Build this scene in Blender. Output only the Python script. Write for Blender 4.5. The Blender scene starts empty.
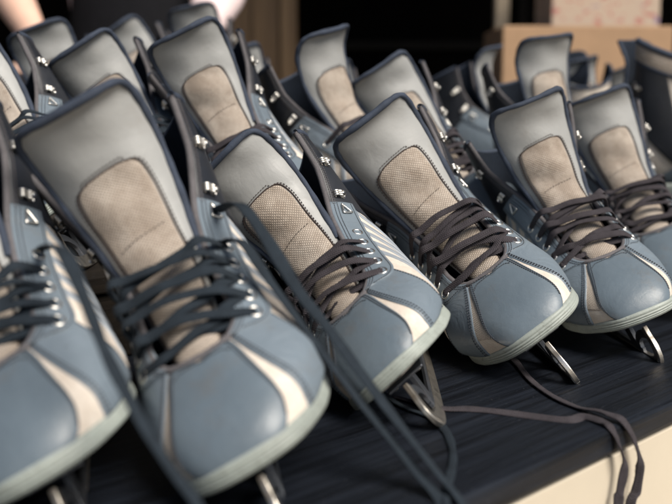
import bpy, math, random
import numpy as np
from mathutils import Vector, Matrix
R = math.radians
PI = math.pi
sc = bpy.context.scene
C = sc.collection
TT = 0.75            # table top height
rng = np.random.default_rng(7)

# ------------------------------------------------------------------ materials
class NT:
    def __init__(s, name):
        s.m = bpy.data.materials.new(name); s.m.use_nodes = True
        s.t = s.m.node_tree; s.n = s.t.nodes; s.l = s.t.links
        s.b = s.n['Principled BSDF']
    def new(s, t, **kw):
        n = s.n.new(t)
        for k, v in kw.items(): setattr(n, k, v)
        return n
    def ln(s, a, b): s.l.new(a, b)
    def setin(s, n, i, v):
        if hasattr(v, 'links') or hasattr(v, 'is_linked'): s.ln(v, n.inputs[i])
        else: n.inputs[i].default_value = v
    def math(s, op, a, b=0.0):
        n = s.new('ShaderNodeMath', operation=op)
        s.setin(n, 0, a); s.setin(n, 1, b); return n.outputs[0]
    def coord(s, kind='Object', rand=True):
        tc = s.new('ShaderNodeTexCoord')
        o = tc.outputs[kind]
        if rand:
            oi = s.new('ShaderNodeObjectInfo')
            v = s.new('ShaderNodeVectorMath', operation='SCALE'); v.inputs[0].default_value = (3.1, 7.7, 5.3)
            s.ln(oi.outputs['Random'], v.inputs['Scale'])
            a = s.new('ShaderNodeVectorMath', operation='ADD'); s.ln(o, a.inputs[0]); s.ln(v.outputs[0], a.inputs[1])
            o = a.outputs[0]
        return o
    def noise(s, vec, scale, detail=4, rough=.55, dist=0.0):
        n = s.new('ShaderNodeTexNoise'); n.inputs['Scale'].default_value = scale
        n.inputs['Detail'].default_value = detail; n.inputs['Roughness'].default_value = rough
        n.inputs['Distortion'].default_value = dist
        s.ln(vec, n.inputs['Vector']); return n.outputs['Fac']
    def ramp(s, f, stops):
        n = s.new('ShaderNodeValToRGB'); e = n.color_ramp.elements
        e[0].position, e[0].color = stops[0][0], (*stops[0][1], 1)
        e[1].position, e[1].color = stops[-1][0], (*stops[-1][1], 1)
        for p, c in stops[1:-1]:
            k = e.new(p); k.color = (*c, 1)
        s.ln(f, n.inputs[0]); return n.outputs[0]
    def fr(s, f, a, b):
        n = s.new('ShaderNodeMapRange'); s.ln(f, n.inputs[0])
        n.inputs[1].default_value = a; n.inputs[2].default_value = b; return n.outputs[0]
    def mix(s, f, a, b, mode='MIX'):
        n = s.new('ShaderNodeMix', data_type='RGBA', blend_type=mode)
        s.setin(n, 0, f)
        for i, v in ((6, a), (7, b)):
            if isinstance(v, tuple): n.inputs[i].default_value = (*v, 1)
            else: s.ln(v, n.inputs[i])
        return n.outputs[2]
    def bump(s, h, strength=.3, dist=.001, prev=None):
        n = s.new('ShaderNodeBump'); n.inputs['Strength'].default_value = strength; n.inputs['Distance'].default_value = dist
        s.ln(h, n.inputs['Height'])
        if prev is not None: s.ln(prev, n.inputs['Normal'])
        return n.outputs[0]
    def done(s, col=None, rough=None, nrm=None, metal=None, spec=None):
        b = s.b
        for nm, v in (('Base Color', col), ('Roughness', rough), ('Normal', nrm), ('Metallic', metal), ('Specular IOR Level', spec)):
            if v is None: continue
            if isinstance(v, tuple): b.inputs[nm].default_value = (*v, 1)
            elif isinstance(v, (int, float)): b.inputs[nm].default_value = v
            else: s.ln(v, b.inputs[nm])
        return s.m

def leather(name, col, rough=.42, var=.12, dirt=(.10, .08, .06), dirt_amt=.25, spec=.5, scuff=.0, crease=.0):
    k = NT(name); v = k.coord()
    big = k.noise(v, 14, 4, .6); mid = k.noise(v, 70, 5, .6); fine = k.noise(v, 1500, 2, .6)
    c0 = tuple(max(0, x * (1 - var)) for x in col); c1 = tuple(min(1, x * (1 + var)) for x in col)
    c = k.mix(k.fr(big, .3, .7), c0, c1)
    d = k.math('MULTIPLY', k.fr(k.noise(v, 32, 6, .7), .54, .75), dirt_amt)
    c = k.mix(d, c, dirt)
    if scuff:
        for ang, th, am in ((.5, .66, 1.0), (-.7, .69, .8)):
            mp = k.new('ShaderNodeMapping'); k.ln(v, mp.inputs[0]); mp.inputs['Rotation'].default_value = (ang, ang * .6, ang); mp.inputs['Scale'].default_value = (1, 9, 4)
            sc_ = k.math('MULTIPLY', k.fr(k.noise(mp.outputs[0], 60, 4, .7), th, th + .10), k.fr(big, .42, .62))
            c = k.mix(k.math('MULTIPLY', sc_, scuff * am), c, tuple(min(1, q * 2.0 + .05) for q in col))
        dk = k.math('MULTIPLY', k.fr(k.noise(v, 95, 4, .75, 1.2), .63, .72), k.fr(k.noise(v, 11, 2, .5), .45, .6))
        c = k.mix(k.math('MULTIPLY', dk, scuff * 1.3), c, tuple(q * .35 for q in dirt))
    vo = k.new('ShaderNodeTexVoronoi', feature='DISTANCE_TO_EDGE'); vo.inputs['Scale'].default_value = 900; k.ln(v, vo.inputs['Vector'])
    n1 = k.bump(k.fr(vo.outputs['Distance'], 0, .12), .10, .0004)
    n2 = k.bump(k.noise(v, 55, 5, .6), .22, .0022, n1)
    n2 = k.bump(fine, .06, .0004, n2)
    if crease:
        w_ = k.noise(v, 26, 3, .5, 2.2); n2 = k.bump(k.math('ABSOLUTE', k.math('SUBTRACT', w_, .5)), crease, .006, n2)
    r = k.math('ADD', k.math('MULTIPLY', mid, .28), rough - .12)
    return k.done(c, r, n2, spec=spec)

def weave(name, lo, hi, pitch=.0022, stain=(.22, .15, .10), stain_amt=.6, rough=.85, strength=.6):
    k = NT(name)
    uv = k.new('ShaderNodeTexCoord').outputs['UV']
    sp = k.new('ShaderNodeSeparateXYZ'); k.ln(uv, sp.inputs[0])
    v = k.coord()
    w = k.noise(v, 220, 2, .5); w2 = k.math('MULTIPLY', k.math('SUBTRACT', w, .5), 1.1)
    f = 2 * PI / pitch
    a = k.math('ADD', k.math('MULTIPLY', sp.outputs[0], f), w2)
    b = k.math('ADD', k.math('MULTIPLY', sp.outputs[1], f), w2)
    su = k.math('SINE', a); sv = k.math('SINE', b)
    p = k.math('MULTIPLY', su, sv)
    # threads: raised cells and dark holes of a basket weave
    h = k.math('ADD', k.math('MULTIPLY', p, .5), .5)
    th = k.math('ABSOLUTE', p)
    hh = k.math('ADD', k.math('MULTIPLY', h, .65), k.math('MULTIPLY', th, .35))
    c = k.mix(k.fr(hh, .15, .75), lo, hi)
    st = k.fr(k.math('ADD', k.math('MULTIPLY', k.noise(v, 22, 6, .75), .7), k.math('MULTIPLY', k.noise(v, 75, 5, .7), .3)), .40, .60)
    c = k.mix(k.math('MULTIPLY', st, stain_amt), c, k.mix(.55, c, stain, 'MULTIPLY'))
    fz = k.noise(v, 2600, 2, .7)
    c = k.mix(k.math('MULTIPLY', fz, .25), c, hi)
    nb = k.bump(hh, strength, .0009); nb = k.bump(k.noise(v, 60, 4, .6), .35, .003, nb)
    return k.done(c, rough, nb, spec=.2)

def fabric(name, col, rough=.9, scale=1400, var=.25):
    k = NT(name); v = k.coord()
    n = k.noise(v, scale, 3, .7); b = k.noise(v, 60, 5, .6)
    c = k.mix(k.fr(b, .3, .7), tuple(x * (1 - var) for x in col), tuple(min(1, x * (1 + var)) for x in col))
    c = k.mix(k.math('MULTIPLY', k.fr(n, .45, .75), .35), c, tuple(min(1, x * 2.0 + .02) for x in col))
    nn = k.bump(n, .5, .0008); nn = k.bump(b, .3, .002, nn)
    return k.done(c, rough, nn, spec=.2)

def lace_mat(name, col):
    k = NT(name)
    uv = k.new('ShaderNodeTexCoord').outputs['UV']
    sp = k.new('ShaderNodeSeparateXYZ'); k.ln(uv, sp.inputs[0]); v = k.coord()
    f = 2 * PI / .0019
    x = k.math('MULTIPLY', sp.outputs[0], f); y = k.math('ABSOLUTE', k.math('MULTIPLY', sp.outputs[1], f))
    h = k.math('SINE', k.math('ADD', x, y))
    b = k.noise(v, 90, 5, .6)
    c = k.mix(k.fr(b, .3, .75), tuple(q * .7 for q in col), tuple(q * 1.35 for q in col))
    c = k.mix(k.math('MULTIPLY', k.fr(h, -.2, 1), .35), c, tuple(min(1, q * 1.9) for q in col))
    fz = k.noise(v, 2000, 2, .7)
    c = k.mix(k.math('MULTIPLY', k.fr(fz, .5, .8), .3), c, tuple(min(1, q * 2.6) for q in col))
    nn = k.bump(h, .5, .0007); nn = k.bump(fz, .4, .0006, nn)
    return k.done(c, .9, nn, spec=.15)

def metal(name, col, rough=.22, dirt=.3):
    k = NT(name); v = k.coord()
    n = k.noise(v, 120, 6, .7); s = k.noise(v, 900, 2, .5)
    c = k.mix(k.math('MULTIPLY', k.fr(n, .55, .75), dirt), col, (.20, .11, .05))
    r = k.math('ADD', k.math('MULTIPLY', n, .3), rough - .1)
    return k.done(c, r, k.bump(s, .08, .0004), 1.0)

def rubber(name, col):
    k = NT(name); v = k.coord()
    n = k.noise(v, 30, 6, .7); s = k.noise(v, 500, 3, .6)
    c = k.mix(k.fr(n, .35, .7), tuple(q * 1.08 for q in col), tuple(q * .78 for q in col))
    c = k.mix(k.math('MULTIPLY', k.fr(s, .60, .72), .6), c, (.08, .07, .055))
    c = k.mix(k.math('MULTIPLY', k.fr(k.noise(v, 75, 6, .75, 1.5), .58, .70), .7), c, (.10, .095, .08))
    return k.done(c, .55, k.bump(s, .2, .0006))

def plain(name, col, rough=.8, scale=40, var=.2, bump=.2, spec=.3):
    k = NT(name); v = k.coord()
    n = k.noise(v, scale, 6, .65)
    c = k.mix(k.fr(n, .3, .7), tuple(q * (1 - var) for q in col), tuple(min(1, q * (1 + var)) for q in col))
    return k.done(c, rough, k.bump(n, bump, .003), spec=spec)

def wood(name, c0, c1, rough, scale=(2.5, 90, 60), bump=.5, dist=.0015, spec=.5, gl=0):
    k = NT(name); v = k.coord('Object', True)
    mp = k.new('ShaderNodeMapping'); k.ln(v, mp.inputs[0]); mp.inputs['Scale'].default_value = scale
    n = k.noise(mp.outputs[0], 1.6, 7, .72, .4)
    mp2 = k.new('ShaderNodeMapping'); k.ln(v, mp2.inputs[0]); mp2.inputs['Scale'].default_value = (scale[0] * 2, scale[1] * 5, scale[2] * 4)
    n2 = k.noise(mp2.outputs[0], 1.5, 4, .6)
    b = k.noise(v, 9, 5, .6)
    c = k.mix(k.fr(n, .33, .68), c0, c1)
    sp = k.noise(v, 420, 2, .5)
    c = k.mix(k.math('MULTIPLY', k.fr(sp, .70, .78), .35), c, (.12, .13, .15))
    hh = k.math('ADD', n, k.math('MULTIPLY', n2, .5))
    r = k.math('ADD', k.math('MULTIPLY', b, .25), k.math('ADD', k.math('MULTIPLY', n, .22), rough - .22))
    return k.done(c, r, k.bump(hh, bump, dist), spec=spec)

M = {}
M['toe'] = leather('toe_cap_leather', (.088, .114, .138), .40, .12, (.10, .085, .07), .40, .5, .34, .08)
M['quarter'] = leather('quarter_leather', (.115, .144, .172), .44, .10, (.11, .095, .08), .35, .45, .25, .28)
M['strap'] = leather('stripe_leather', (.19, .215, .245), .5, .1)
M['tongue'] = leather('tongue_leather', (.235, .238, .234), .48, .05, (.15, .125, .10), .22, .4, .10, .10)
M['mesh'] = weave('beige_tongue_mesh', (.085, .066, .054), (.52, .46, .395), .0027, (.26, .17, .105), 1.0)
M['fabric'] = weave('white_side_mesh', (.34, .295, .25), (.70, .65, .585), .0014, (.40, .30, .22), .8, strength=.35)
M['vmesh'] = weave('shaded_grey_wedge_mesh', (.13, .105, .088), (.58, .52, .45), .0024, (.3, .2, .13), .5)  # dirty coarse weave, its grey also carries the shade of that side
M['piping'] = fabric('navy_piping', (.028, .036, .054), .75)
M['binding'] = fabric('grey_brown_binding', (.085, .080, .085), .85)
M['cuff'] = leather('navy_cuff_leather', (.009, .011, .016), .5, .2, (.05, .05, .05), .3)
M['lining'] = fabric('navy_lining', (.004, .007, .013), .95)
M['stitch'] = fabric('brown_thread', (.035, .025, .022), .9)
M['stitch2'] = fabric('dark_thread', (.05, .055, .065), .9)
M['lace_navy'] = lace_mat('navy_lace', (.013, .018, .024))
M['lace_char'] = lace_mat('charcoal_lace', (.034, .030, .034))
M['sole'] = rubber('pale_green_rubber', (.245, .272, .250))
M['tread'] = rubber('sole_underside', (.10, .11, .11))
M['steel'] = metal('blade_steel', (.66, .61, .54), .30, .5)
M['plate'] = metal('blade_plate_steel', (.16, .17, .19), .42, .3)
M['nickel'] = metal('nickel', (.66, .64, .60), .28, .3)
M['hole_shade'] = plain('eyelet_painted_shade', (.006, .006, .007), .9)  # black colour stands in for the shade inside an open eyelet
M['board'] = wood('black_stained_board', (.0010, .0013, .0021), (.011, .014, .021), .46, (2.2, 75, 40), .6, .0012, .18)
M['darkwood'] = wood('dark_wood', (.004, .003, .0024), (.012, .009, .006), .75, spec=.15)
M['brownwood'] = wood('brown_post_wood', (.09, .050, .022), (.20, .125, .062), .6, (30, 30, 1.5))
M['palewood'] = wood('pale_post_wood', (.42, .33, .23), (.55, .45, .33), .7, (30, 30, 1.5), .2)
M['apron'] = plain('cream_paint', (.44, .39, .31), .6, 6, .05, .08)
M['card'] = plain('cardboard', (.37, .235, .14), .85, 18, .10, .1)
M['tape'] = plain('packing_tape', (.46, .30, .17), .35, 18, .06, .05)
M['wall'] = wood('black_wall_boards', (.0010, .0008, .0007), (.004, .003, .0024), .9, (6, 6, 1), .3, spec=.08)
M['ground'] = plain('paving', (.38, .33, .27), .85, 3, .15, .3)

# ------------------------------------------------------------------ mesh helpers
def link(name, me, mat, parent=None):
    o = bpy.data.objects.new(name, me); C.objects.link(o)
    if mat is not None and len(me.materials) == 0: me.materials.append(mat)
    if parent is not None: o.parent = parent
    return o
def mesh(name, V, F, mat, parent=None, uv=None, smooth=True):
    me = bpy.data.meshes.new(name)
    me.from_pydata([tuple(map(float, v)) for v in V], [], [tuple(f) for f in F])
    if uv is not None:
        ul = me.uv_layers.new(name='UVMap'); li = np.empty(len(me.loops), np.int32); me.loops.foreach_get('vertex_index', li)
        ul.data.foreach_set('uv', np.asarray(uv, np.float32)[li].ravel())
    if smooth: me.polygons.foreach_set('use_smooth', np.ones(len(me.polygons), bool))
    me.update()
    return link(name, me, mat, parent)
class MB:
    def __init__(s): s.V = []; s.F = []; s.UV = []
    def add(s, V, F, UV=None):
        o = len(s.V); s.V += [tuple(v) for v in V]; s.F += [tuple(i + o for i in f) for f in F]
        s.UV += [tuple(u) for u in UV] if UV is not None else [(0, 0)] * len(V)
    def box(s, c, d, rot=None):
        c = np.array(c, float); h = np.array(d, float) / 2
        V = np.array([[x, y, z] for x in (-1, 1) for y in (-1, 1) for z in (-1, 1)]) * h
        if rot is not None: V = V @ np.asarray(rot).T
        s.add(V + c, [(0, 1, 3, 2), (4, 6, 7, 5), (0, 4, 5, 1), (2, 3, 7, 6), (0, 2, 6, 4), (1, 5, 7, 3)])
    def build(s, name, mat, parent=None, smooth=False, bevel=0, seg=2):
        o = mesh(name, s.V, s.F, mat, parent, s.UV, smooth)
        if bevel:
            b = o.modifiers.new('b', 'BEVEL'); b.width = bevel; b.segments = seg; b.limit_method = 'ANGLE'
        return o
def gridF(n, m, cu=False, cv=False):
    F = []
    for i in range(n if cu else n - 1):
        for j in range(m if cv else m - 1):
            a = i * m + j; b = ((i + 1) % n) * m + j; c = ((i + 1) % n) * m + (j + 1) % m; d = i * m + (j + 1) % m
            F.append((a, b, c, d))
    return F
def cr(P, n):
    """Catmull-Rom through control points, n samples"""
    P = np.asarray(P, float); k = len(P)
    if k == 2: return np.array([P[0] + (P[1] - P[0]) * t for t in np.linspace(0, 1, n)])
    Q = np.vstack([2 * P[0] - P[1], P, 2 * P[-1] - P[-2]])
    out = []
    for t in np.linspace(0, k - 1, n):
        i = min(int(t), k - 2); f = t - i; a, b, c, d = Q[i], Q[i + 1], Q[i + 2], Q[i + 3]
        out.append(.5 * ((2 * b) + (c - a) * f + (2 * a - 5 * b + 4 * c - d) * f * f + (3 * b - a - 3 * c + d) * f ** 3))
    return np.array(out)
def nrm(v):
    l = np.linalg.norm(v, axis=-1, keepdims=True); return v / np.maximum(l, 1e-12)
def tube(P, r, n=8, closed=False):
    P = np.asarray(P, float); k = len(P)
    T = np.gradient(P, axis=0) if not closed else (np.roll(P, -1, 0) - np.roll(P, 1, 0))
    T = nrm(T); N = np.zeros_like(P)
    a = np.array([0, 0, 1.]) if abs(T[0][2]) < .9 else np.array([1., 0, 0])
    N[0] = nrm(a - T[0] * (a @ T[0]))
    for i in range(1, k):
        v = N[i - 1] - T[i] * (N[i - 1] @ T[i]); N[i] = nrm(v)
    B = np.cross(T, N); rr = np.broadcast_to(r, (k,))
    V = []
    for j in range(n):
        t = 2 * PI * j / n; V.append(P + (N * math.cos(t) + B * math.sin(t)) * rr[:, None])
    V = np.stack(V, 1).reshape(-1, 3); F = gridF(k, n, closed, True)
    if not closed: F += [tuple(range(n))[::-1], tuple((k - 1) * n + j for j in range(n))]
    return V, F
def ribbon(P, UP, w, th, n=10, twist=None):
    """flat woven lace: elliptical section, UV = (length, across)"""
    P = np.asarray(P, float); k = len(P); T = nrm(np.gradient(P, axis=0))
    UP = np.asarray(UP, float); UP = np.broadcast_to(UP, P.shape)
    N = nrm(UP - T * np.sum(UP * T, 1, keepdims=True)); B = np.cross(T, N)
    if twist is not None:
        ct, st = np.cos(twist)[:, None], np.sin(twist)[:, None]; N, B = N * ct + B * st, B * ct - N * st
    L = np.concatenate([[0], np.cumsum(np.linalg.norm(np.diff(P, axis=0), axis=1))])
    V = []; U = []
    ww = np.broadcast_to(w, (k,))[:, None]
    for j in range(n):
        t = 2 * PI * j / n; c, s_ = math.cos(t), math.sin(t)
        c2 = math.copysign(abs(c) ** .8, c); s2 = math.copysign(abs(s_) ** .6, s_)
        V.append(P + B * ww / 2 * c2 + N * th / 2 * s2); U.append(np.stack([L, np.full(k, w if np.isscalar(w) else .006) / 2 * c2], 1))
    V = np.stack(V, 1).reshape(-1, 3); U = np.stack(U, 1).reshape(-1, 2)
    F = gridF(k, n, False, True) + [tuple(range(n))[::-1], tuple((k - 1) * n + j for j in range(n))]
    return V, F, U

# ------------------------------------------------------------------ the boot surface S(s, t)
# sections from toe tip (s=0) to the top of the shaft (s=15): bottom/back point, top/front point, half width, height of the widest point
ST = np.array([
 #  Bx     Bz     Fx     Fz     w     h0
 (.2868, .0600, .2870, .0690, .0100, .45),
 (.2815, .0585, .2828, .0775, .0225, .45),
 (.2715, .0565, .2740, .0870, .0330, .42),
 (.2550, .0555, .2590, .0968, .0418, .40),
 (.2360, .0550, .2410, .1062, .0465, .37),
 (.2120, .0550, .2200, .1170, .0488, .36),
 (.1880, .0550, .2010, .1300, .0470, .35),
 (.1620, .0550, .1820, .1440, .0445, .36),
 (.1300, .0550, .1640, .1590, .0425, .38),
 (.0920, .0550, .1490, .1750, .0405, .42),
 (.0480, .0570, .1370, .1920, .0395, .45),
 (.0120, .0750, .1300, .2070, .0400, .48),
 (.0040, .1060, .1250, .2210, .0430, .50),
 (.0060, .1420, .1215, .2350, .0465, .50),
 (.0080, .1800, .1190, .2500, .0495, .50),
 (.0060, .2120, .1180, .2640, .0520, .50)])
NS = len(ST)
def _spl(Y):
    n = len(Y); A = np.zeros((n, n)); b = np.zeros((n, Y.shape[1])); A[0, 0] = A[-1, -1] = 1
    for i in range(1, n - 1):
        A[i, i - 1:i + 2] = (1, 4, 1); b[i] = 6 * (Y[i - 1] - 2 * Y[i] + Y[i + 1])
    return np.linalg.solve(A, b)
_M2 = _spl(ST)
def stn(s):
    s = np.clip(np.asarray(s, float), 0, NS - 1); i = np.minimum(s.astype(int), NS - 2); f = (s - i)[..., None]; g = 1 - f
    return g * ST[i] + f * ST[i + 1] + ((g ** 3 - g) * _M2[i] + (f ** 3 - f) * _M2[i + 1]) / 6
def smst(x): x = np.clip(x, 0, 1); return x * x * (3 - 2 * x)
SPLAY = [0.004]; OUTER = [1]      # which side is the foot's outer side: the ball of the foot bulges there
def ball(x): return smst((x - .01) / .09) * (1 - smst((x - .200) / .075))
def S(s, t):
    s, t = np.broadcast_arrays(np.asarray(s, float), np.asarray(t, float)); q = stn(s)
    a = PI * t; c = np.cos(a); sn = np.sin(a)
    foot = 1 - smst((s - 7) / 4)                       # foot sections are flat-bottomed, the shaft oval
    ep = 1.0 - .15 * foot; eb = 1 - .55 * foot; lat = .95 - .20 * foot * (c < 0) - .02 * foot * (c >= 0)
    ca = np.where(c >= 0, np.abs(c) ** ep, np.abs(c) ** eb)
    h = np.where(c >= 0, q[..., 5] + (1 - q[..., 5]) * ca, q[..., 5] * (1 - ca))
    y = q[..., 4] * np.sign(sn) * np.abs(sn) ** lat
    x = q[..., 0] + (q[..., 2] - q[..., 0]) * h; z = q[..., 1] + (q[..., 3] - q[..., 1]) * h
    y = y + np.where(np.sign(sn) == OUTER[0], OUTER[0], 0) * .0155 * ball(x) * np.abs(sn) ** 3
    y = y - np.where(np.sign(sn) == OUTER[0], 0, OUTER[0]) * .0045 * ball(x) * np.abs(sn) ** 3
    front = np.clip((.62 - np.abs(t)) / .35, 0, 1) ** 1.3
    k = smst((s - 10) / 5) * front
    y = y + np.sign(sn) * SPLAY[0] * k; x = x - .004 * k
    return np.stack([x, y, z], -1)
def SN(s, t):
    e = 1e-3; s = np.asarray(s, float); t = np.asarray(t, float)
    s0, s1 = np.clip(s - e, 0, NS - 1), np.clip(s + e, 0, NS - 1)
    n = np.cross(S(s1, t) - S(s0, t), S(s, t + e) - S(s, t - e))
    n = nrm(n); q = stn(s); ctr = np.stack([q[..., 0] * .5 + q[..., 2] * .5, 0 * q[..., 0], q[..., 1] * .5 + q[..., 3] * .5], -1)
    sg = np.sign(np.sum(n * (S(s, t) - ctr), -1, keepdims=True)); return n * np.where(sg == 0, 1, sg)
THROAT = 4.75
_ts = [(THROAT, 0), (4.83, .075), (5.05, .13), (5.5, .172), (6.2, .192), (7, .198), (8, .208), (9, .228), (10, .25), (11.5, .295), (13, .335), (15, .360)]
def te(s): return np.interp(s, [a for a, b in _ts], [b for a, b in _ts])
def arclen(P, axis):
    d = np.linalg.norm(np.diff(P, axis=axis), axis=-1)
    c = np.cumsum(d, axis=axis); z = np.zeros_like(np.take(c, [0], axis=axis)); return np.concatenate([z, c], axis)
def panel(name, A, B, mat, parent, off=.0012, n=28, m=10, drop=.0018, side=1):
    """leather overlay between two curves of (s, t) points, lying 'off' above the boot"""
    A = cr(A, n); B = cr(B, n)
    vs = np.concatenate([[0, .012], np.linspace(.06, .94, m), [.988, 1]])
    us = np.concatenate([[0, .006], np.linspace(.03, .97, n), [.994, 1]])
    def at(Q, u): 
        x = u * (n - 1); i = np.minimum(x.astype(int), n - 2); f = (x - i)[:, None]; return Q[i] * (1 - f) + Q[i + 1] * f
    a, b = at(A, us), at(B, us)
    ST_ = a[:, None] * (1 - vs[None, :, None]) + b[:, None] * vs[None, :, None]
    s_, t_ = ST_[..., 0], ST_[..., 1] * side
    o = np.full(s_.shape, off); o[[0, -1], :] = off - drop; o[:, [0, -1]] = off - drop
    P = S(s_, t_) + SN(s_, t_) * o[..., None]
    uv = np.stack([arclen(P, 0), arclen(P, 1)], -1).reshape(-1, 2)
    k = len(us); l = len(vs); V = P.reshape(-1, 3)
    if side * 1 > 0: F = gridF(k, l)
    else: F = [f[::-1] for f in gridF(k, l)]
    return mesh(name, V, F, mat, parent, uv)
def stitch_on(mb, pts, nor, step=.0030, ln=.0019, r=.00038, lift=.0003):
    """dashes of thread along a curve"""
    pts = np.asarray(pts); L = np.concatenate([[0], np.cumsum(np.linalg.norm(np.diff(pts, axis=0), axis=1))])
    x = .0
    while x + ln < L[-1]:
        q = []
        for f in (0, .5, 1):
            d = x + ln * f
            q.append([np.interp(d, L, (pts + nor * lift)[:, i]) for i in range(3)])
        V, F = tube(np.array(q), np.array([r * .7, r, r * .7]), 5); mb.add(V, F); x += step
def st_curve(ctrl, n, off, side=1):
    c = cr(ctrl, n); s_, t_ = c[:, 0], c[:, 1] * side; N = SN(s_, t_)
    return S(s_, t_) + N * off, N

# ------------------------------------------------------------------ the tongue surface T(u, v)
TC = cr(np.array([(.229, .1075), (.206, .1205), (.183, .1360), (.163, .151), (.149, .168), (.139, .187), (.132, .208), (.1275, .230), (.1260, .250), (.1300, .268), (.1370, .2805)]), 200)
_tl = np.concatenate([[0], np.cumsum(np.linalg.norm(np.diff(TC, axis=0), axis=1))]); TLEN = _tl[-1]; _tl = _tl / TLEN
def tcur(v): return np.interp(v, _tl, TC[:, 0]), np.interp(v, _tl, TC[:, 1])
_hw = [(0, .013), (.08, .018), (.2, .0225), (.35, .027), (.5, .033), (.62, .0385), (.75, .0435), (.86, .0455), (1, .0445)]
_hx = np.linspace(0, 1, 100); _hy = np.interp(_hx, [a for a, b in _hw], [b for a, b in _hw])
for _ in range(3): _hy[2:-2] = (_hy[:-4] + _hy[1:-3] + _hy[2:-2] + _hy[3:-1] + _hy[4:]) / 5
def thw(v, corner=True):
    h = np.interp(v, _hx, _hy)
    if corner:
        k = np.clip((v - .87) / .13, 0, 1); h = h * (1 - k ** 3.4) ** (1 / 2.8)
    return h
TV = [0.0, 0.0, 0.0, 0.0]      # bend forward, lean sideways, twist, phase of the dents: every tongue sits a little differently
def T(u, v, off=0.0, corner=True):
    u, v = np.broadcast_arrays(np.asarray(u, float), np.asarray(v, float))
    x, z = tcur(v); e = .012; x0, z0 = tcur(v - e); x1, z1 = tcur(v + e)
    tx, tz = x1 - x0, z1 - z0; l = np.hypot(tx, tz); nx, nz = tz / l, -tx / l      # normal points forward/up
    Rr = np.interp(v, [0, .3, .6, 1], [.030, .036, .050, .078])
    al = u * thw(v, corner) / Rr; rr = Rr + off
    wav = .0012 * np.sin(v * 31 + 2 * u) * smst((v - .3) / .2) * (1 - smst((v - .62) / .2)) * (1 - u * u * .5)
    d = rr * np.cos(al) - Rr + wav
    topc = .006 * smst((v - .8) / .2) * u * u      # top corners lean slightly forward again
    k1 = smst((v - .35) / .65); ph = TV[3]
    d = d + .65 * (.0011 * np.sin(v * 19 + ph + 2.1 * u) + .0008 * np.sin(v * 37 - ph * 2 + 3.3 * u) + .0007 * np.sin(u * 7 + ph + v * 9)) * smst((v - .25) / .25)
    yy = rr * np.sin(al) + TV[1] * k1 * k1
    return np.stack([x + nx * (d + topc) + TV[0] * k1 ** 2 + TV[2] * k1 * u, yy, z + nz * (d + topc)], -1)
def TN(u, v, corner=True):
    e = 1e-3; n = np.cross(T(u, v + e, 0, corner) - T(u, v - e, 0, corner), T(u + e, v, 0, corner) - T(u - e, v, 0, corner)); return -nrm(n)

def tongue_outline(n=120, inset=0.0):
    """outline from the left foot of the flare, over the top, to the right"""
    v1 = np.linspace(.42, 1, n); v1 = .42 + .58 * np.sin((v1 - .42) / .58 * PI / 2)
    L = [( -1, v) for v in v1]; Rr = [(1, v) for v in v1[::-1]]
    return np.array(L + Rr)

def obj_empty(name, loc, rot):
    o = bpy.data.objects.new(name, None); C.objects.link(o); o.empty_display_size = .02
    o.location = loc; o.rotation_mode = 'XYZ'; o.rotation_euler = rot; return o

def seam(ctrl, n, off, sd, parent, mat=None, step=.0024, r=.0004):
    mb = MB(); P, N = st_curve(ctrl, n, off, sd); stitch_on(mb, P, N, step, .0018, r); return mb.build('stitching', mat or M['stitch2'], parent, True)

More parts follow.
